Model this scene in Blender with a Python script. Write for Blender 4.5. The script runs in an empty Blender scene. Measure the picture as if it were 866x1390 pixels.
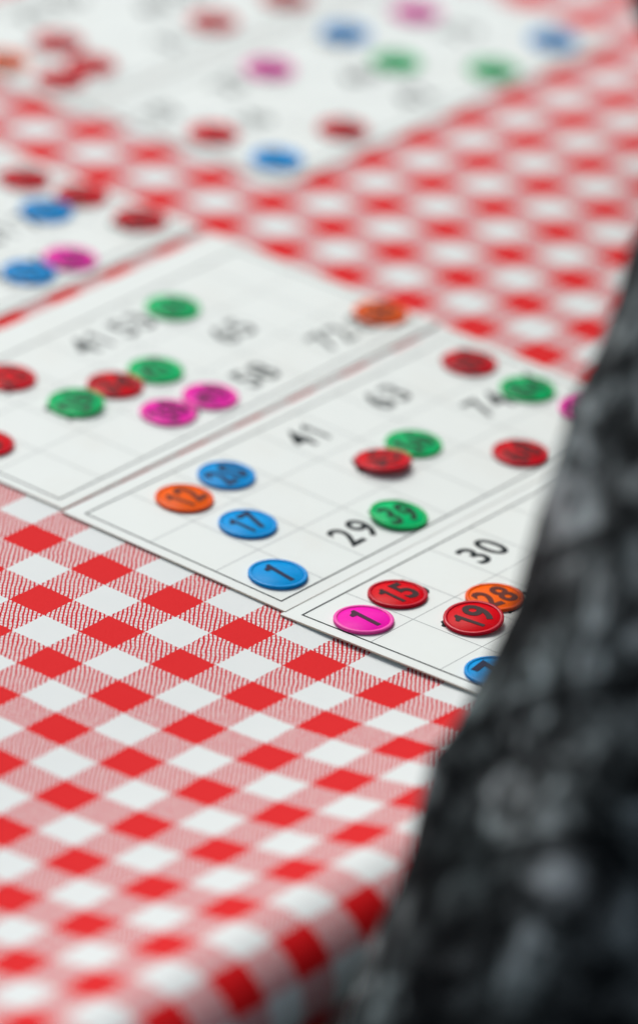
import bpy, bmesh, math, random
from mathutils import Vector, Matrix, noise
random.seed(7)
S = bpy.context.scene
COL = S.collection
MM = 0.001

# ------------------------------------------------------------------ camera
cam = bpy.data.cameras.new('camera')
cam.sensor_fit = 'VERTICAL'; cam.sensor_height = 36.0; cam.sensor_width = 24.0
cam.lens = 199.6
cam.shift_y = -45.0 / 1390.0
cam.clip_start = 0.05; cam.clip_end = 60
right = Vector((0.77507907, 0.62788701, 0.07078379))
down = Vector((0.33363848, -0.31154908, -0.88973172))
fwd = Vector((-0.53659836, 0.71322863, -0.45096244))
camo = bpy.data.objects.new('camera', cam); COL.objects.link(camo)
M = Matrix((right, -down, -fwd)).transposed().to_4x4()
M.translation = Vector((0.86155857, -1.02210388, 0.69890530))
camo.matrix_world = M
cam.dof.use_dof = True
cam.dof.focus_distance = 1.4700
cam.dof.aperture_fstop = 5.0
cam.dof.aperture_blades = 0
S.camera = camo

# ------------------------------------------------------------------ world, sun, exposure
w = bpy.data.worlds.new('World'); S.world = w; w.use_nodes = True
nt = w.node_tree
bg = nt.nodes['Background']
sky = nt.nodes.new('ShaderNodeTexSky'); sky.sky_type = 'NISHITA'; sky.sun_disc = False
SUN_DIR = Vector((-0.72, 0.42, 0.95)).normalized()          # towards the sun: from behind and the left of the table
elev = math.asin(SUN_DIR.z); azi = math.atan2(SUN_DIR.x, SUN_DIR.y)
sky.sun_elevation = elev; sky.sun_rotation = azi
sky.air_density = 1.0; sky.dust_density = 4.0; sky.ozone_density = 1.0
hs = nt.nodes.new('ShaderNodeHueSaturation'); hs.inputs['Saturation'].default_value = 0.55
nt.links.new(sky.outputs[0], hs.inputs['Color']); nt.links.new(hs.outputs[0], bg.inputs['Color'])
bg.inputs['Strength'].default_value = 0.11
sun = bpy.data.lights.new('sun', 'SUN'); sun.energy = 1.9; sun.angle = math.radians(26); sun.color = (1, 0.985, 0.96)
suno = bpy.data.objects.new('sun', sun); COL.objects.link(suno)
suno.rotation_euler = (-SUN_DIR).to_track_quat('-Z', 'Y').to_euler()
S.view_settings.view_transform = 'Standard'; S.view_settings.look = 'None'
S.view_settings.exposure = 0.0; S.view_settings.gamma = 1.0
S.view_settings.use_curve_mapping = False

# ------------------------------------------------------------------ helpers
def lin(r, g, b):
    f = lambda c: (c/255/12.92 if c/255 <= .04045 else ((c/255+.055)/1.055)**2.4)
    return (f(r), f(g), f(b), 1)

class NT:
    """tiny node builder"""
    def __init__(s, mat): s.t = mat.node_tree; s.n = s.t.nodes
    def new(s, typ, **kw):
        n = s.n.new(typ)
        for k, v in kw.items(): setattr(n, k, v)
        return n
    def link(s, a, b): s.t.links.new(a, b)
    def math(s, op, a, b=None, c=None, clamp=False):
        n = s.n.new('ShaderNodeMath'); n.operation = op; n.use_clamp = clamp
        for i, v in enumerate((a, b, c)):
            if v is None: continue
            if isinstance(v, (int, float)): n.inputs[i].default_value = v
            else: s.link(v, n.inputs[i])
        return n.outputs[0]
    def mix(s, f, a, b):
        n = s.n.new('ShaderNodeMix'); n.data_type = 'RGBA'
        for sock, v in ((n.inputs[0], f), (n.inputs[6], a), (n.inputs[7], b)):
            if isinstance(v, (int, float, tuple)): sock.default_value = v
            else: s.link(v, sock)
        return n.outputs[2]
    def noise(s, scale, detail=2, vec=None, rough=.5):
        n = s.n.new('ShaderNodeTexNoise'); n.inputs['Scale'].default_value = scale
        n.inputs['Detail'].default_value = detail; n.inputs['Roughness'].default_value = rough
        if vec is not None: s.link(vec, n.inputs['Vector'])
        return n.outputs[0]
    def bump(s, h, strength, dist, bsdf):
        n = s.n.new('ShaderNodeBump'); n.inputs['Strength'].default_value = strength
        n.inputs['Distance'].default_value = dist
        s.link(h, n.inputs['Height']); s.link(n.outputs[0], bsdf.inputs['Normal'])

def mat(name, col, rough=.5, coat=0, spec=.5):
    m = bpy.data.materials.new(name); m.use_nodes = True
    b = m.node_tree.nodes['Principled BSDF']
    b.inputs['Base Color'].default_value = col; b.inputs['Roughness'].default_value = rough
    b.inputs['Coat Weight'].default_value = coat; b.inputs['Specular IOR Level'].default_value = spec
    return m, b, NT(m)

def mesh_obj(name, bm, m, parent=None, smooth=False):
    me = bpy.data.meshes.new(name); bm.to_mesh(me); bm.free()
    if smooth:
        for p in me.polygons: p.use_smooth = True
    me.materials.append(m)
    o = bpy.data.objects.new(name, me); COL.objects.link(o); o.parent = parent
    return o

def tag(o, label=None, cat=None, group=None, kind=None):
    for k, v in (('label', label), ('category', cat), ('group', group), ('kind', kind)):
        if v: o[k] = v
    return o

def empty(name, loc, rot=(0, 0, 0)):
    o = bpy.data.objects.new(name, None); COL.objects.link(o)
    o.location = loc; o.rotation_euler = rot; o.empty_display_size = .01
    return o

def box(bm, x0, x1, y0, y1, z0, z1):
    v = [bm.verts.new((x, y, z)) for x in (x0, x1) for y in (y0, y1) for z in (z0, z1)]
    for f in ((0, 1, 3, 2), (4, 6, 7, 5), (0, 4, 5, 1), (2, 3, 7, 6), (0, 2, 6, 4), (1, 5, 7, 3)):
        bm.faces.new([v[i] for i in f])

# ------------------------------------------------------------------ materials
# printed gingham oilcloth; UV is in millimetres of cloth (1 uv = 1 mm)
m_cloth, b, n = mat('gingham_oilcloth', (1, 1, 1, 1), .6, 0, .06)
uv = n.new('ShaderNodeUVMap', uv_map='cloth')
warp = n.new('ShaderNodeTexNoise'); warp.inputs['Scale'].default_value = .09; warp.inputs['Detail'].default_value = 3
n.link(uv.outputs[0], warp.inputs['Vector'])
wv = n.new('ShaderNodeVectorMath', operation='SUBTRACT'); n.link(warp.outputs[1], wv.inputs[0]); wv.inputs[1].default_value = (.5, .5, .5)
ws = n.new('ShaderNodeVectorMath', operation='SCALE'); n.link(wv.outputs[0], ws.inputs[0]); ws.inputs['Scale'].default_value = .9
fine = n.new('ShaderNodeTexNoise'); fine.inputs['Scale'].default_value = 1.3; fine.inputs['Detail'].default_value = 1
n.link(uv.outputs[0], fine.inputs['Vector'])
fv = n.new('ShaderNodeVectorMath', operation='SUBTRACT'); n.link(fine.outputs[1], fv.inputs[0]); fv.inputs[1].default_value = (.5, .5, .5)
fs = n.new('ShaderNodeVectorMath', operation='SCALE'); n.link(fv.outputs[0], fs.inputs[0]); fs.inputs['Scale'].default_value = .55
ad = n.new('ShaderNodeVectorMath', operation='ADD'); n.link(uv.outputs[0], ad.inputs[0]); n.link(ws.outputs[0], ad.inputs[1])
ad2 = n.new('ShaderNodeVectorMath', operation='ADD'); n.link(ad.outputs[0], ad2.inputs[0]); n.link(fs.outputs[0], ad2.inputs[1])
sp = n.new('ShaderNodeSeparateXYZ'); n.link(ad2.outputs[0], sp.inputs[0])
par = lambda c: n.math('LESS_THAN', n.math('FLOORED_MODULO', n.math('ADD', c, 6.0), 24.0), 12.0)
a, c = par(sp.outputs[0]), par(sp.outputs[1])
red_m = n.math('MULTIPLY', a, c)
half_m = n.math('ABSOLUTE', n.math('SUBTRACT', a, c))
spu = n.new('ShaderNodeSeparateXYZ'); n.link(uv.outputs[0], spu.inputs[0])
wob = n.math('MULTIPLY', n.math('SUBTRACT', n.noise(.16, 4, uv.outputs[0], .6), .5), 7.5)
q = n.math('ADD', n.math('MULTIPLY', spu.outputs[0], .81), n.math('MULTIPLY', spu.outputs[1], .586))
r = n.math('SUBTRACT', n.math('MULTIPLY', spu.outputs[0], .586), n.math('MULTIPLY', spu.outputs[1], .81))
l1 = n.math('SINE', n.math('ADD', n.math('MULTIPLY', q, 6.2832/1.15), wob))
thr = n.math('MULTIPLY', n.math('SUBTRACT', n.noise(.55, 2, uv.outputs[0]), .5), 1.0)
l1 = n.math('MULTIPLY_ADD', n.math('ADD', l1, n.math('ADD', thr, -.2)), 2.5, .45, True)
l2 = n.math('SINE', n.math('ADD', n.math('MULTIPLY', r, 6.2832/1.5), n.math('MULTIPLY', wob, .6)))
l2 = n.math('MULTIPLY_ADD', n.math('ADD', l2, n.math('ADD', thr, -.35)), 2.5, .4, True)
l2 = n.math('MULTIPLY', l2, .52)
hatch = n.math('MAXIMUM', l1, l2)
hm = n.math('MULTIPLY', hatch, half_m)
mott = n.noise(.9, 4, uv.outputs[0], .7)
redc = n.mix(mott, lin(214, 20, 26), lin(222, 28, 32))
whitec = n.mix(n.noise(.05, 3, uv.outputs[0]), lin(219, 226, 225), lin(226, 231, 229))
pinkc = n.mix(.08, whitec, redc)
base = n.mix(half_m, whitec, pinkc)
base = n.mix(hm, base, lin(202, 14, 36))
base = n.mix(red_m, base, redc)
n.link(base, b.inputs['Base Color'])
n.bump(n.math('ADD', n.math('MULTIPLY', n.noise(1.6, 2, uv.outputs[0]), .6), n.noise(.12, 3, uv.outputs[0])), .35, .00035, b)

def card_mat():
    m, b, n = mat('matt_card', (1, 1, 1, 1), .5, 0, .12)
    tc = n.new('ShaderNodeTexCoord')
    v = tc.outputs['Object']
    c0 = n.mix(n.noise(90, 4, v), lin(226, 233, 229), lin(231, 238, 234))
    sc = n.new('ShaderNodeMapping'); sc.inputs['Scale'].default_value = (1, .15, 1); n.link(v, sc.inputs[0])
    speck = n.math('GREATER_THAN', n.noise(420, 1, v), .83)
    c1 = n.mix(n.math('MULTIPLY', speck, .45), c0, lin(176, 170, 158))
    c1 = n.mix(n.math('MULTIPLY', n.math('SUBTRACT', n.noise(22, 5, v, .65), .5, None, True), .9), c1, lin(206, 200, 186))
    n.link(c1, b.inputs['Base Color'])
    n.bump(n.noise(1400, 3, v), .15, .0001, b)
    return m
m_card = card_mat()
m_edge, *_ = mat('card_core', lin(196, 184, 166), .8)
m_ink, b, n = mat('printing_ink', lin(14, 28, 32), .6, 0, .1)
m_grid, *_ = mat('thin_grey_ink', lin(150, 158, 158), .6)

CHIP = {'pink': (250, 20, 178), 'red': (228, 0, 22), 'blue': (0, 162, 240), 'orange': (255, 100, 0), 'green': (0, 198, 116)}
INK = {'pink': (66, 4, 50), 'red': (44, 0, 8), 'blue': (0, 24, 66), 'orange': (92, 24, 0), 'green': (0, 58, 34)}
RIM = {'pink': (246, 84, 180), 'red': (196, 6, 40), 'blue': (0, 148, 222), 'orange': (240, 90, 4), 'green': (0, 190, 104)}
m_chip, m_rim, m_cink = {}, {}, {}
for k in CHIP:
    m, b, n = mat(k + '_plastic', lin(*CHIP[k]), .32, 0, .03)
    tc = n.new('ShaderNodeTexCoord')
    base = n.mix(n.noise(380, 3, tc.outputs['Object']), lin(*[int(x*.93) for x in CHIP[k]]), lin(*CHIP[k]))
    oi = n.new('ShaderNodeObjectInfo')
    hv = n.new('ShaderNodeHueSaturation'); n.link(base, hv.inputs['Color'])
    n.link(n.math('MULTIPLY_ADD', oi.outputs['Random'], .24, .86), hv.inputs['Value'])
    scr = n.new('ShaderNodeMapping'); scr.inputs['Scale'].default_value = (1, 14, 1); scr.inputs['Rotation'].default_value = (0, 0, .6); n.link(tc.outputs['Object'], scr.inputs[0])
    sc = n.math('GREATER_THAN', n.noise(160, 3, scr.outputs[0]), .70)
    base = n.mix(n.math('MULTIPLY', sc, .05), hv.outputs[0], (.8, .8, .8, 1))
    n.link(base, b.inputs['Base Color'])
    b.inputs['Subsurface Weight'].default_value = .25; b.inputs['Subsurface Scale'].default_value = .002
    b.inputs['Subsurface Radius'].default_value = (1, 1, 1)
    n.bump(n.noise(900, 2, tc.outputs['Object']), .12, .0001, b)
    m_chip[k] = m
    m, b, n = mat(k + '_glossy_rim', lin(*RIM[k]), .2, .0, .12)
    m_rim[k] = m
    m_cink[k] = mat(k + '_chip_ink', lin(*INK[k]), .5, 0, .1)[0]

def fabric(name, dark, light, scale, bias):
    m, b, n = mat(name, (0, 0, 0, 1), .95, 0, .04)
    tc = n.new('ShaderNodeTexCoord'); v = tc.outputs['Object']
    wp = n.new('ShaderNodeTexNoise'); wp.inputs['Scale'].default_value = scale*.8; wp.inputs['Detail'].default_value = 2
    n.link(v, wp.inputs['Vector'])
    sv = n.new('ShaderNodeVectorMath', operation='SCALE'); n.link(wp.outputs[1], sv.inputs[0]); sv.inputs['Scale'].default_value = .02
    av = n.new('ShaderNodeVectorMath', operation='ADD'); n.link(v, av.inputs[0]); n.link(sv.outputs[0], av.inputs[1])
    vo = n.new('ShaderNodeTexVoronoi'); vo.inputs['Scale'].default_value = scale; vo.feature = 'F1'; n.link(av.outputs[0], vo.inputs['Vector'])
    f1 = n.noise(scale*2.0, 4, av.outputs[0], .7)
    f2 = n.noise(scale*.22, 2, v)
    # lace-like rosettes with dark middles, broken up by fine print, and wide dark gaps between the clusters
    dd = vo.outputs['Distance']
    ring = n.math('POWER', 2.718, n.math('MULTIPLY', n.math('POWER', n.math('DIVIDE', n.math('SUBTRACT', dd, .34), .15), 2.0), -1.0))
    lace = n.math('MULTIPLY_ADD', n.math('SUBTRACT', f1, .49), 4.0, .48, True)
    f3 = n.math('MULTIPLY_ADD', n.math('SUBTRACT', n.noise(scale*2.6, 3, v, .7), .5), 3.0, .3, True)
    clump = n.math('MULTIPLY_ADD', n.math('SUBTRACT', f2, .47), 5.0, .5, True)
    t = n.math('MULTIPLY', n.math('ADD', n.math('MULTIPLY', ring, .75), n.math('MULTIPLY', f3, .35)), lace)
    t = n.math('MULTIPLY', t, n.math('MULTIPLY_ADD', clump, .85, .15))
    t = n.math('MULTIPLY', t, bias, clamp=True)
    # straight dark strips crossing the print
    mp = n.new('ShaderNodeMapping'); mp.inputs['Rotation'].default_value = (.95, .35, .2); n.link(v, mp.inputs[0])
    wv = n.new('ShaderNodeTexWave'); wv.inputs['Scale'].default_value = 9; wv.inputs['Distortion'].default_value = 1.5; wv.bands_direction = 'Z'; n.link(mp.outputs[0], wv.inputs['Vector'])
    strip = n.math('GREATER_THAN', wv.outputs['Fac'], .93)
    t = n.math('MULTIPLY', t, n.math('SUBTRACT', 1.0, n.math('MULTIPLY', strip, .7)))
    tint = n.mix(n.noise(scale*.5, 1, v), light, (light[0]*.72, light[1]*1.0, light[2]*1.02, 1))
    n.link(n.mix(t, dark, tint), b.inputs['Base Color'])
    n.bump(n.noise(1600, 2, v), .5, .0006, b)
    return m
m_top = fabric('patterned_knit', lin(13, 17, 19), lin(180, 184, 184), 66, 1.45)
m_skin, *_ = mat('skin', lin(196, 148, 122), .5)
m_hair = mat('hair_brown', lin(52, 36, 26), .6)[0]
m_trouser = mat('dark_denim', lin(24, 28, 38), .9)[0]
m_wood = mat('tabletop_board', lin(150, 120, 84), .6)[0]
m_floor, b, n = mat('dark_paving', lin(40, 38, 38), .9)
n.link(n.mix(n.noise(12, 5), lin(30, 30, 32), lin(52, 50, 48)), b.inputs['Base Color'])

# ------------------------------------------------------------------ setting: the floor under the table
bm = bmesh.new(); box(bm, -12, 12, -12, 12, -.80, -.762)
tag(mesh_obj('floor', bm, m_floor), kind='structure')

# ------------------------------------------------------------------ table and its cloth
T_X0, T_X1, T_Y0, T_Y1 = -.80, .163, -.62, .80
tb = empty('table', (-.3185, .09, -.762)); tag(tb, 'table hidden under the red and white checked tablecloth', 'table')
bm = bmesh.new(); box(bm, T_X0+.3185, T_X1+.3185, T_Y0-.09, T_Y1-.09, .7325, .7585)
mesh_obj('tabletop', bm, m_wood, tb)
for sx in (-.42, .42):
    for sy in (-.62, .62):
        bm = bmesh.new(); box(bm, sx-.02, sx+.02, sy-.02, sy+.02, 0, .7325); mesh_obj('leg', bm, m_wood, tb)

def hump(s, t):
    """height in mm of the puffed cloth near the table edge; s across, t along the edge"""
    if s < 80: return 0.0
    amp = 1.0 - .5 * max(0, min(1, (t + 30) / 45.0))
    return amp * 10.5 * ((min(s, 172) - 80) / 90.0) ** 2

def profile():
    """arc-length table of the cross-section: s(mm) -> x, z for the drape beyond the edge"""
    pts = []; x, z, s = 172.0 - 1.2, 0.0, 172.0; ang = -.20
    while s <= 520:
        pts.append((s, x, z))
        st = 2.0
        if s > 177: ang = min(1.74, ang + st / 17.0)
        x += math.cos(ang) * st; z -= math.sin(ang) * st; s += st
    return pts
PROF = profile()
def cloth_point(s, t):
    wr = noise.noise(Vector((s*.012, t*.012, 3.1))) * .35
    if s <= 172:
        h = hump(s, t)
        x = s - (0 if s < 80 else h * h / max(1, s - 80) * .65)
        return x, t, h + wr * (0 if -200 < s < 75 and t > 10 else 1) * .8
    i = min(len(PROF)-2, (s - 172) / 2.0); k = int(i); f = i - k
    x = PROF[k][1]*(1-f) + PROF[k+1][1]*f; z = PROF[k][2]*(1-f) + PROF[k+1][2]*f
    d = min(1, (s - 172) / 60.0)
    fold = math.sin(t * .028 + 1.0) * 7 * d + noise.noise(Vector((s*.01, t*.02, 1))) * 6 * d
    return x + fold * min(1, max(0, (s-185)/60)), t, hump(172, t) + z + wr*.8
bm = bmesh.new(); uvl = bm.loops.layers.uv.new('cloth')
ss = [-1080 + i*20 for i in range(54)] + [i*3.0 for i in range(0, 58)] + [174 + i*2.0 for i in range(0, 28)] + [230 + i*10 for i in range(0, 26)]
ss = sorted(set(ss)); tt = [-900 + i*20 for i in range(35)] + [-200 + i*6.0 for i in range(60)] + [160 + i*20 for i in range(47)]
tt = sorted(set(tt))
def place(s, t):
    # wrap the three far sides down over the tabletop edges too
    s2, t2, drop = s, t, 0
    if s < -805: drop += -805 - s; s2 = -805 - 4*math.sin(min(1, (-805-s)/8))
    if t < -625: drop = max(drop, -625 - t); t2 = -625
    if t > 805: drop = max(drop, t - 805); t2 = 805
    x, y, z = cloth_point(s2, t2)
    if drop:
        if s <= 172: z -= drop
        else: z = min(z, -drop)
    return Vector((x, y, z)) * MM
grid = [[bm.verts.new(place(s, t)) for t in tt] for s in ss]
for i in range(len(ss)-1):
    for j in range(len(tt)-1):
        f = bm.faces.new((grid[i][j], grid[i+1][j], grid[i+1][j+1], grid[i][j+1]))
        for lp, (s, t) in zip(f.loops, ((ss[i], tt[j]), (ss[i+1], tt[j]), (ss[i+1], tt[j+1]), (ss[i], tt[j+1]))):
            lp[uvl].uv = (s, t)
cl = mesh_obj('tablecloth', bm, m_cloth, None, True)
tag(cl, 'red and white gingham checked oilcloth spread over the table', 'tablecloth')

# ------------------------------------------------------------------ lettering
_txt = {}
def glyph(ch, size, extrude, offset):
    """one character centred on its own box, as a flat mesh lying in x, y"""
    bm = bmesh.new()
    if ch == '1':                                            # plain sans one: stem with a stubby flag
        w_, h_ = size*.085 + offset*1.1, size*.72
        st = w_*.5
        pts = [(st, -h_/2), (st, h_/2), (-st*.55, h_/2), (-st*1.5, h_/2 - size*.07), (-st*3.3, h_/2 - size*.11), (-st*3.3, h_/2 - size*.11 - w_*.75), (-st, h_/2 - size*.11 - w_*.75), (-st, -h_/2)]
        vs_ = [[bm.verts.new((x + st*.9, y, z)) for x, y in pts] for z in (-extrude, extrude)]
        bm.faces.new(vs_[1]); bm.faces.new(list(reversed(vs_[0])))
        for k in range(len(pts)):
            k2 = (k+1) % len(pts); bm.faces.new((vs_[0][k], vs_[0][k2], vs_[1][k2], vs_[1][k]))
        bm.normal_update(); bmesh.ops.triangulate(bm, faces=[f for f in bm.faces if len(f.verts) > 4])
        return bm
    cu = bpy.data.curves.new('t', 'FONT'); cu.body = ch; cu.size = size; cu.extrude = extrude
    cu.align_x = 'CENTER'; cu.align_y = 'CENTER'; cu.offset = offset; cu.resolution_u = 6
    o = bpy.data.objects.new('t', cu); COL.objects.link(o)
    me = bpy.data.meshes.new_from_object(o.evaluated_get(bpy.context.evaluated_depsgraph_get()))
    bpy.data.objects.remove(o); bpy.data.curves.remove(cu)
    bm.from_mesh(me)
    xs = [v.co.x for v in bm.verts]; ys = [v.co.y for v in bm.verts]
    for v in bm.verts: v.co.x -= (min(xs)+max(xs))/2; v.co.y -= (min(ys)+max(ys))/2
    return bm
def text_mesh(s, size, extrude, offset=0.0, squeeze=1.0):
    key = (s, size, extrude, offset, squeeze)
    if key in _txt: return _txt[key]
    me = bpy.data.meshes.new('number'); out = bmesh.new(); adv = size*.57
    for k, ch in enumerate(s):
        g = glyph(ch, size, extrude, offset); dx = (k - (len(s)-1)/2)*adv
        if '1' in s and len(s) == 2: dx *= .90
        for v in g.verts: v.co = (-v.co.y, (v.co.x + dx)*squeeze, v.co.z + extrude)    # reads along +Y, top towards -X
        g.to_mesh(me); g.free(); out.from_mesh(me)
    out.to_mesh(me); out.free()
    _txt[key] = me
    return me
def number(s, size, m, parent, x, y, z, rot=0, extrude=.02*MM, offset=0.0, squeeze=1.0):
    me = text_mesh(s, size, extrude, offset, squeeze).copy(); me.materials.append(m)
    o = bpy.data.objects.new('number', me); COL.objects.link(o); o.parent = parent
    o.location = (x, y, z); o.rotation_euler = (0, 0, rot)
    return o

# ------------------------------------------------------------------ cards (local frame: x rows, y columns, origin at the printed corner)
TH = .5
ROW, PIT = 22.6, 17.8
def warp_bm(bm, fn):
    for v in bm.verts: v.co.z += fn(v.co.x/MM, v.co.y/MM) * MM
def strip(bm, x0, y0, x1, y1, wd, z, n=24):
    """thin printed line from one point to another, in short pieces so it can follow the card"""
    d = Vector((x1-x0, y1-y0)); L = d.length; d.normalize(); p = Vector((-d.y, d.x)) * wd/2
    pr = None
    for k in range(n+1):
        c = Vector((x0, y0)) + d*L*k/n
        cur = [bm.verts.new(((c.x+p.x)*MM, (c.y+p.y)*MM, z*MM)), bm.verts.new(((c.x-p.x)*MM, (c.y-p.y)*MM, z*MM))]
        if pr: bm.faces.new((pr[0], pr[1], cur[1], cur[0]))
        pr = cur
def make_card(X, Y, z, rotz, tilt, nums, label, curl, left=-4.6):
    c = empty('bingo_card', (X*MM, Y*MM, z*MM), (0, tilt, rotz))
    tag(c, label, 'bingo card', 'white printed bingo cards lying on the checked tablecloth')
    x0, x1, y0, y1 = left, 3*ROW+4.2, -3.6, 9*PIT+3.6
    fn = lambda x, y: curl * (max(0, (y-60)/100.0)**2 + .15*math.sin(x*.05+y*.02))
    bm = bmesh.new(); nx, ny = 6, 24
    top = [[bm.verts.new(((x0+(x1-x0)*i/nx)*MM, (y0+(y1-y0)*j/ny)*MM, TH*MM)) for j in range(ny+1)] for i in range(nx+1)]
    bot = [[bm.verts.new((v.co.x, v.co.y, 0)) for v in r_] for r_ in top]
    for i in range(nx):
        for j in range(ny):
            bm.faces.new((top[i][j], top[i+1][j], top[i+1][j+1], top[i][j+1]))
            bm.faces.new((bot[i][j], bot[i][j+1], bot[i+1][j+1], bot[i+1][j]))
    side = []
    loop = [(i, 0) for i in range(nx)] + [(nx, j) for j in range(ny)] + [(i, ny) for i in range(nx, 0, -1)] + [(0, j) for j in range(ny, 0, -1)]
    for k in range(len(loop)):
        a_, b_ = loop[k], loop[(k+1) % len(loop)]
        f = bm.faces.new((bot[a_[0]][a_[1]], bot[b_[0]][b_[1]], top[b_[0]][b_[1]], top[a_[0]][a_[1]])); f.material_index = 1
    warp_bm(bm, fn)
    o = mesh_obj('board', bm, m_card, c); o.data.materials.append(m_edge)
    bm = bmesh.new(); zz = TH + .03; X1, Y1 = 3*ROW, 9*PIT; wd = .52
    strip(bm, 0, -wd/2, 0, Y1+wd/2, wd, zz); strip(bm, X1, -wd/2, X1, Y1+wd/2, wd, zz)
    strip(bm, wd/2, 0, X1-wd/2, 0, wd, zz); strip(bm, wd/2, Y1, X1-wd/2, Y1, wd, zz)
    warp_bm(bm, fn); mesh_obj('border_line', bm, m_ink, c)
    bm = bmesh.new()
    for k in (1, 2): strip(bm, ROW*k, wd/2, ROW*k, Y1-wd/2, .24, TH+.02)
    for k in range(1, 9): strip(bm, wd/2, PIT*k, X1-wd/2, PIT*k, .24, TH+.035)
    warp_bm(bm, fn); mesh_obj('grid_lines', bm, m_grid, c)
    for (row, colm, s) in nums:
        x, y = ROW*(row+.5), PIT*(colm+.5)
        y += {(0, 1): 1.9, (1, 1): -2.0}.get((row, colm), 0) if 'front' in label else 0
        number(s, 14.4*MM, m_ink, c, x*MM, y*MM, (TH+.03+fn(x, y))*MM, offset=.20*MM, squeeze=.90)
    bpy.context.view_layer.update()
    return c, fn

def cells(*rows): return [(r_, c_, s_) for r_, row in enumerate(rows) for c_, s_ in row]
CARDS = {}
CARDS['D'] = make_card(77.2, 18.0, .25, math.radians(0.0), math.radians(-2.3),
    cells([(0, '1'), (1, '15'), (3, '30'), (6, '61'), (7, '71')], [(1, '19'), (2, '28'), (4, '47'), (6, '63'), (8, '82')], [(0, '7'), (3, '36'), (5, '54'), (6, '69'), (8, '85')]),
    'front bingo card with the pink 1 chip, partly hidden by the patterned sleeve', .3)
CARDS['C'] = make_card(.8, 19.8, .3, 0, 0,
    cells([(1, '12'), (2, '20'), (4, '41'), (6, '63'), (8, '80')], [(1, '17'), (4, '45'), (5, '56'), (7, '74'), (8, '84')], [(0, '1'), (2, '29'), (3, '39'), (6, '68'), (8, '89')]),
    'middle bingo card with three blue chips and the printed 29', .4, -5.2)
CARDS['B'] = make_card(-77.6, 20.3, .2, math.radians(.8), 0,
    cells([(0, '4'), (2, '23'), (4, '41'), (5, '53'), (6, '60')], [(0, '5'), (2, '26'), (3, '34'), (4, '47'), (6, '65')], [(3, '38'), (4, '49'), (5, '58'), (7, '72'), (8, '88')]),
    'bingo card at left centre holding two touching pink chips', .3, -12.5)
CARDS['A'] = make_card(-169.6, 20.5, .2, 0, 0,
    cells([(1, '13'), (3, '37'), (4, '44'), (6, '67'), (8, '78')], [(2, '25'), (4, '48'), (6, '61'), (7, '70'), (8, '81')], [(0, '3'), (3, '33'), (5, '52'), (6, '66'), (8, '86')]),
    'bingo card at the left edge with two blue chips near a pink one', .3)
CARDS['E'] = make_card(-172.8, 231.3, .2, 0, 0,
    cells([(0, '10'), (2, '27'), (3, '32'), (5, '50'), (7, '76')], [(0, '6'), (1, '16'), (4, '46'), (5, '57'), (7, '75')], [(0, '9'), (2, '24'), (6, '62'), (8, '85'), (4, '42')]),
    'far bingo card across the top centre with two green chips', .3, -7.3)
CARDS['F'] = make_card(-253.3, 226.0, .2, 0, 0,
    cells([(2, '22'), (3, '35'), (5, '51'), (6, '64'), (8, '87')], [(0, '8'), (1, '14'), (4, '40'), (5, '55'), (7, '73')], [(0, '2'), (1, '11'), (3, '31'), (4, '43'), (6, '60')]),
    'farthest bingo card at the top left with a cluster of red chips', .3)

# ------------------------------------------------------------------ chips
THIN = .60
def lathe(prof, seg=72):
    bm = bmesh.new(); rings = []
    for (r_, z_) in prof:
        z_ *= THIN
        if r_ < 1e-6: rings.append([bm.verts.new((0, 0, z_*MM))]); continue
        rings.append([bm.verts.new((r_*MM*math.cos(2*math.pi*k/seg), r_*MM*math.sin(2*math.pi*k/seg), z_*MM)) for k in range(seg)])
    for a_, b_ in zip(rings, rings[1:]):
        for k in range(seg):
            k2 = (k+1) % seg
            if len(a_) == 1: bm.faces.new((a_[0], b_[k], b_[k2]))
            elif len(b_) == 1: bm.faces.new((a_[k], b_[0], a_[k2]))
            else: bm.faces.new((a_[k], b_[k], b_[k2], a_[k2]))
    bmesh.ops.recalc_face_normals(bm, faces=bm.faces)
    return bm
def lathe_mesh(name, prof):
    bm = lathe(prof); me = bpy.data.meshes.new(name); bm.to_mesh(me); bm.free()
    for p in me.polygons: p.use_smooth = True
    return me
DISC = [(0, .15), (6.75, .15), (6.85, .25), (6.85, 1.25), (6.75, 1.36), (0, 1.36)]
RIMP = [(6.87, .12), (7.4, 0), (7.78, .08), (7.95, .32), (7.86, .52), (7.70, .62), (7.70, .92), (7.86, 1.02), (7.96, 1.22), (7.86, 1.52), (7.6, 1.68), (7.2, 1.69), (6.95, 1.58), (6.87, 1.30), (6.87, .12)]
me_disc, me_rim = lathe_mesh('disc', DISC), lathe_mesh('rim', RIMP)
proto = {}
for k in CHIP:
    a_, b_ = me_disc.copy(), me_rim.copy()
    a_.materials.append(m_chip[k]); b_.materials.append(m_rim[k]); proto[k] = (a_, b_)
GROUP = 'round plastic number chips lying on the bingo cards'
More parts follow.
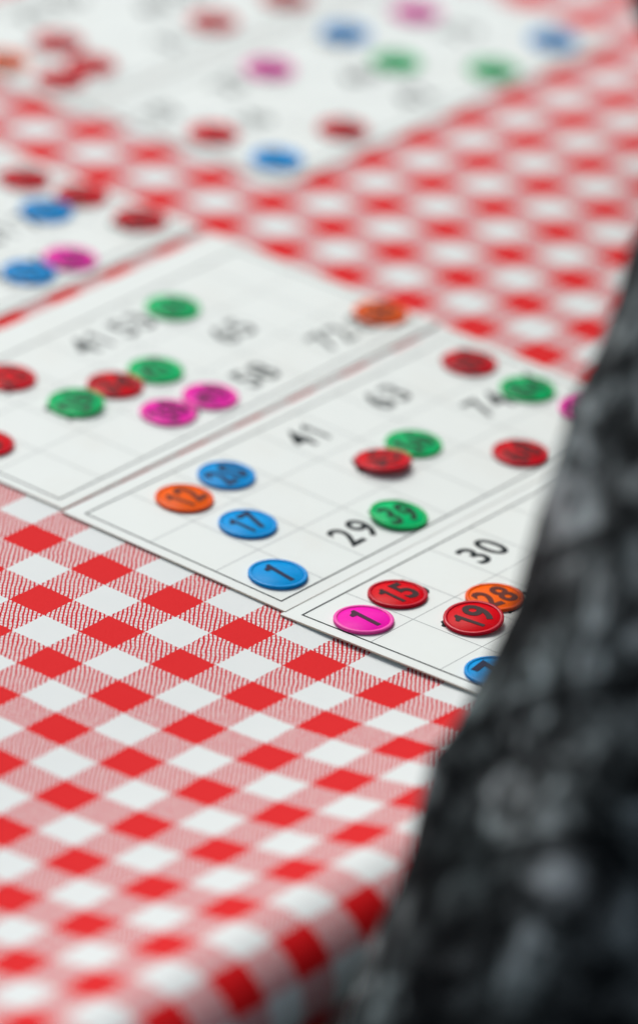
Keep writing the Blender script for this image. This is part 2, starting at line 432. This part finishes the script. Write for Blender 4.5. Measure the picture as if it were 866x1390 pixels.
def chip(colour, X, Y, num, key, label, rot=0, tilt=(0, 0), dz=0.0):
    c, fn = CARDS[key]
    loc = c.matrix_world.inverted() @ Vector((X*MM, Y*MM, 0))
    top = c.matrix_world @ Vector((loc.x, loc.y, (TH+.06+fn(loc.x/MM, loc.y/MM))*MM))
    t = empty('bingo_chip', (X*MM, Y*MM, top.z + dz*MM), (tilt[0], tilt[1] + c.rotation_euler.y, math.radians(rot)))
    tag(t, label, 'bingo chip', GROUP)
    for nm, me in zip(('disc', 'rim'), proto[colour]):
        o = bpy.data.objects.new(nm, me); COL.objects.link(o); o.parent = t
    number(num, (12.6 if len(num) == 2 else 14.4)*MM, m_cink[colour], t, 0, 0, (1.36*THIN+.01)*MM, extrude=.04*MM, offset=.32*MM, squeeze=.80 if len(num) == 2 else .9)
    return t
r_ = math.radians
CH = [
 ('pink', 91.2, 25.9, '1', 'D', 'sharp pink chip numbered 1 in the corner of the front card', -8, (0, 0), 0),
 ('red', 88.5, 43.6, '15', 'D', 'sharp red chip numbered 15 behind the pink 1', -6, (0, 0), 0),
 ('red', 112.5, 44.9, '19', 'D', 'sharp red chip numbered 19 leaning on the orange chip beside the sleeve', 6, (r_(6.5), r_(1)), .95),
 ('orange', 108.3, 59.8, '28', 'D', 'orange chip half hidden by the sleeve beside the red 19', -12, (0, 0), 0),
 ('blue', 133.8, 26.2, '7', 'D', 'blue chip cut off by the sleeve at the bottom of the front card', 8, (0, 0), 0),
 ('blue', 59.1, 29.9, '1', 'C', 'blue chip numbered 1 in the near corner of the middle card', -9, (0, 0), 0),
 ('blue', 35.3, 46.2, '17', 'C', 'blue chip numbered 17 in the middle row of the middle card', -2, (0, 0), 0),
 ('orange', 13.9, 45.2, '12', 'C', 'orange chip on the middle card, touching a blue chip', 8, (0, 0), 0),
 ('blue', 12.9, 64.1, '20', 'C', 'blue chip behind the orange chip on the middle card', 6, (0, 0), 0),
 ('green', 60.3, 79.7, '39', 'C', 'green chip covering a number just right of the printed 29', -14, (r_(-3), r_(3)), .4),
 ('red', 37.6, 101.5, '45', 'C', 'bright red chip in front of a green chip at the centre of the middle card', 25, (r_(-4), r_(-5)), .9),
 ('green', 36.1, 117.1, '56', 'C', 'green chip right behind the bright red chip at the centre of the middle card', 10, (0, 0), 0),
 ('red', 60.2, 134.4, '68', 'C', 'dark red chip near the patterned sleeve on the middle card', 0, (0, 0), 0),
 ('green', 37.2, 167.9, '84', 'C', 'green chip near the far right end of the middle card', -5, (0, 0), 0),
 ('red', 15.3, 169.3, '80', 'C', 'dark red chip in the far corner of the middle card', 12, (0, 0), 0),
 ('pink', 56.6, 170.2, '89', 'C', 'pink chip peeping out beside the sleeve at the far end of the middle card', 0, (0, 0), 0),
 ('orange', -22.9, 176.7, '88', 'B', 'orange chip at the far corner of the left centre card', 0, (0, 0), 0),
 ('green', -66.4, 134.9, '60', 'B', 'green chip farthest back on the left centre card', 5, (0, 0), 0),
 ('green', -42.9, 99.8, '47', 'B', 'green chip just behind a red chip on the left centre card', 0, (0, 0), 0),
 ('red', -44.5, 84.2, '34', 'B', 'red chip between two green chips on the left centre card', -10, (0, 0), 0),
 ('green', -44.0, 67.0, '26', 'B', 'tilted green chip nearest the front of a row of three', 30, (r_(3), r_(-3)), .5),
 ('pink', -21.7, 98.5, '49', 'B', 'farther pink chip of the touching pink pair', 0, (0, 0), 0),
 ('pink', -23.1, 82.0, '38', 'B', 'nearer pink chip of the touching pink pair', 15, (0, 0), 0),
 ('red', -68.0, 65.6, '23', 'B', 'large red chip at the left edge, cut off by the frame', 0, (0, 0), 0),
 ('red', -44.9, 30.6, '5', 'B', 'red sliver of a chip at the left edge, lowest on its card', 0, (0, 0), 0),
 ('blue', -135.7, 158.4, '70', 'A', 'farther blue chip on the left edge card', 0, (0, 0), 0),
 ('blue', -110.5, 122.2, '52', 'A', 'nearer blue chip on the left edge card, touching the pink one', 0, (0, 0), 0),
 ('pink', -108.5, 138.1, '66', 'A', 'pink chip on the left edge card beside a blue one', 0, (0, 0), 0),
 ('red', -155.5, 170.8, '78', 'A', 'blurred red chip above the farther blue chip at the left', 0, (0, 0), 0),
 ('red', -136.0, 174.8, '81', 'A', 'blurred red chip just right of the farther blue chip at the left', 0, (0, 0), 0),
 ('red', -112.7, 174.5, '86', 'A', 'blurred red chip in the far corner of the left edge card', 0, (0, 0), 0),
 ('pink', -160.6, 293.3, '32', 'E', 'blurred pink chip left of the green chips on the top centre card', 0, (0, 0), 0),
 ('red', -139.4, 240.3, '6', 'E', 'blurred red chip left of the near blue chip on the top centre card', 0, (0, 0), 0),
 ('blue', -114.0, 240.2, '9', 'E', 'blurred blue chip at the near corner of the top centre card', 0, (0, 0), 0),
 ('red', -114.6, 273.3, '24', 'E', 'blurred red chip right of the near blue chip on the top centre card', 0, (0, 0), 0),
 ('green', -137.0, 328.3, '57', 'E', 'left one of the two blurred green chips at the top', 0, (0, 0), 0),
 ('green', -111.9, 346.8, '62', 'E', 'right one of the two blurred green chips at the top', 0, (0, 0), 0),
 ('blue', -114.0, 381.1, '85', 'E', 'blurred dark blue chip at the far right end of the top centre card', 0, (0, 0), 0),
 ('blue', -162.8, 334.8, '50', 'E', 'blurred blue chip above left of the two green chips at the top', 0, (0, 0), 0),
 ('pink', -158.5, 366.1, '76', 'E', 'blurred purple pink chip at the top edge right of a blue one', 0, (0, 0), 0),
 ('red', -219.5, 259.0, '14', 'F', 'uppermost blurred red chip of the cluster at the top left', 0, (0, 0), 0),
 ('red', -197.7, 309.8, '43', 'F', 'blurred red chip alone near the top edge, left of centre', 0, (0, 0), 0),
 ('red', -199.0, 236.5, '2', 'F', 'lower left blurred red chip of the cluster at the top left', 0, (0, 0), 0),
 ('red', -200.4, 252.9, '11', 'F', 'lower right blurred red chip of the cluster at the top left', 0, (0, 0), 0),
 ('orange', -220.6, 234.2, '8', 'F', 'blurred orange chip in the top left corner', 0, (0, 0), 0),
 ('red', -195.0, 343.5, '60', 'F', 'blurred red chip cut by the top edge above the pink chip', 0, (0, 0), 0),
]
for a_ in CH: chip(*a_)

# ------------------------------------------------------------------ person seated at the right edge of the table
def skin_mesh(name, verts, edges, radii, levels=2, root=0):
    me = bpy.data.meshes.new(name); me.from_pydata([Vector(v) for v in verts], edges, []); me.update()
    o = bpy.data.objects.new(name, me); COL.objects.link(o)
    o.modifiers.new('skin', 'SKIN'); sd = o.modifiers.new('sub', 'SUBSURF'); sd.levels = levels; sd.render_levels = levels
    for i, r in enumerate(radii):
        sv = me.skin_vertices[0].data[i]
        sv.radius = r if isinstance(r, tuple) else (r, r)
        sv.use_root = (i == root)
    dg = bpy.context.evaluated_depsgraph_get(); dg.update()
    res = bpy.data.meshes.new_from_object(o.evaluated_get(dg)); bpy.data.objects.remove(o); res.name = name
    for p in res.polygons: p.use_smooth = True
    return res
def link_mesh(name, me, m, parent=None):
    me.materials.clear(); me.materials.append(m)
    o = bpy.data.objects.new(name, me); COL.objects.link(o); o.parent = parent
    return o
# joints in metres (table top at z 0, seat at about -0.30)
J = dict(pelvis=(.42, .13, -.22), belly=(.40, .14, -.06), chest=(.365, .165, .10), neck0=(.335, .18, .25), neck=(.33, .185, .31), head=(.32, .19, .38), crown=(.315, .19, .47),
         shL=(.2715, .0255, .230), elL=(.283, -.1400, -.045), wrL=(.235, .02, -.19), haL=(.225, .08, -.21),
         shR=(.245, .365, .235), elR=(-.060, .360, .050), wrR=(.150, .270, .225), haR=(.195, .245, .285),
         hipL=(.40, .04, -.245), knL=(.02, .00, -.235), anL=(.04, .00, -.66), toL=(-.08, .0, -.735),
         hipR=(.40, .22, -.245), knR=(.02, .26, -.235), anR=(.04, .26, -.66), toR=(-.08, .27, -.735))
def build(names, links, rad, extra=()):
    vs = [J[k] for k in names]; ix = {k: i for i, k in enumerate(names)}
    es = [(ix[a_], ix[b_]) for a_, b_ in links]; rr = [rad[k] for k in names]
    for (par_, pts_, rs_) in extra:
        last = ix[par_]
        for p_, r2 in zip(pts_, rs_):
            vs.append(p_); rr.append(r2); es.append((last, len(vs)-1)); last = len(vs)-1
    return vs, es, rr
def fingers(w, h, side):
    out = []; w, h = Vector(w), Vector(h); d = (h-w).normalized(); up = Vector((-1, 0, 0)); s_ = d.cross(up).normalized()
    for k, ln in enumerate((.070, .078, .072, .058)):
        b0 = h + up*.012 + s_*0 + Vector((0, 0, 0)) + (Vector((-.6, 0, .15)).normalized()*(.026-.0175*k))
        out.append((side, [b0, b0 + d*ln*.5 + Vector((0, 0, -.004)), b0 + d*ln*.85 + Vector((0, 0, -.018))], [.0095, .0085, .007]))
    b0 = w + d*.02 + Vector((-.03, 0, .012)); out.append((side, [b0, b0 + d*.03 + Vector((-.015, 0, .0))], [.011, .009]))
    return out
names = list(J)
links = [('pelvis', 'belly'), ('belly', 'chest'), ('chest', 'neck0'), ('neck0', 'neck'), ('neck', 'head'), ('head', 'crown'),
         ('chest', 'shL'), ('shL', 'elL'), ('elL', 'wrL'), ('wrL', 'haL'), ('chest', 'shR'), ('shR', 'elR'), ('elR', 'wrR'), ('wrR', 'haR'),
         ('pelvis', 'hipL'), ('hipL', 'knL'), ('knL', 'anL'), ('anL', 'toL'), ('pelvis', 'hipR'), ('hipR', 'knR'), ('knR', 'anR'), ('anR', 'toR')]
rad = dict(pelvis=.12, belly=.115, chest=.13, neck0=.065, neck=.052, head=.088, crown=.07, shL=.052, elL=.036, wrL=.025, haL=.03, shR=.052, elR=.036, wrR=.025, haR=.03,
           hipL=.085, knL=.055, anL=.036, toL=.03, hipR=.085, knR=.055, anR=.036, toR=.03)
head = Vector(J['head'])
extra = [('head', [head + Vector((-.095, 0, .015)), head + Vector((-.108, 0, -.002))], [.012, .014])]       # nose
extra += [('head', [head + Vector((.005, s_*.088, .01)), head + Vector((.015, s_*.098, .012))], [.016, .012]) for s_ in (-1, 1)]   # ears
extra += fingers(J['wrL'], J['haL'], 'haL') + fingers(J['wrR'], J['haR'], 'haR')
vs, es, rr = build(names, links, rad, extra)
body = link_mesh('person', skin_mesh('person', vs, es, rr), m_skin)
tag(body, 'person in a black and grey patterned top sitting at the right edge of the table', 'person')
# top: torso and sleeves in one, loose, with folds; open at neck and cuffs
tn = ['pelvis', 'belly', 'chest', 'neck0', 'shL', 'elL', 'wrL', 'shR', 'elR', 'wrR']
tl = [l for l in links if l[0] in tn and l[1] in tn]
tr = dict(pelvis=.145, belly=.145, chest=.155, neck0=.088, shL=.088, elL=.076, wrL=.036, shR=.078, elR=.070, wrR=.036)
vs, es, rr = build(tn, tl, tr)
me = skin_mesh('patterned_top', vs, es, rr, 4)
bmt = bmesh.new(); bmt.from_mesh(me)
bmt.normal_update()
for v in bmt.verts:
    p = v.co
    f_ = noise.noise(p*14)*.007 + noise.noise(p*34 + Vector((3, 1, 2)))*.004
    f_ += .004*math.sin((p.z*1.0 + p.y*.55 + noise.noise(p*9)*.03)*120) * max(0, noise.noise(p*6)+.35)
    if p.y < .02: f_ -= .007*math.exp(-((p.z-.095)/.04)**2)      # the sleeve is drawn in at mid arm
    f_ += .0065*math.exp(-(p - Vector((.226, -.118, .070))).length_squared/.010**2)   # a fold standing out from the sleeve
    v.co = p + v.normal * f_
bmt.to_mesh(me); bmt.free()
link_mesh('patterned_top', me, m_top, body)
vs, es, rr = build(['pelvis', 'hipL', 'knL', 'anL', 'hipR', 'knR', 'anR'], [l for l in links if l[0] in ('pelvis', 'hipL', 'knL', 'hipR', 'knR') and l[1] not in ('belly',)],
                   dict(pelvis=.135, hipL=.10, knL=.07, anL=.052, hipR=.10, knR=.07, anR=.052))
link_mesh('trousers', skin_mesh('trousers', vs, es, rr), m_trouser, body)
bm = bmesh.new(); bmesh.ops.create_icosphere(bm, subdivisions=4, radius=1)
for v in list(bm.verts):
    if v.co.x < -.55 and v.co.z < .35: bm.verts.remove(v)
for v in bm.verts:
    k = 1 + .05*noise.noise(v.co*5)
    v.co = Vector((.345 + v.co.x*.105*k, .18 + v.co.y*.10*k, .405 + v.co.z*.115*k + (-.05 if v.co.x > 0 and v.co.z < -.2 else 0)))
link_mesh('hair', (lambda me_: (bm.to_mesh(me_), me_)[1])(bpy.data.meshes.new('hair')), m_hair, body); bm.free()

S.render.engine = 'CYCLES'
S.cycles.use_denoising = True
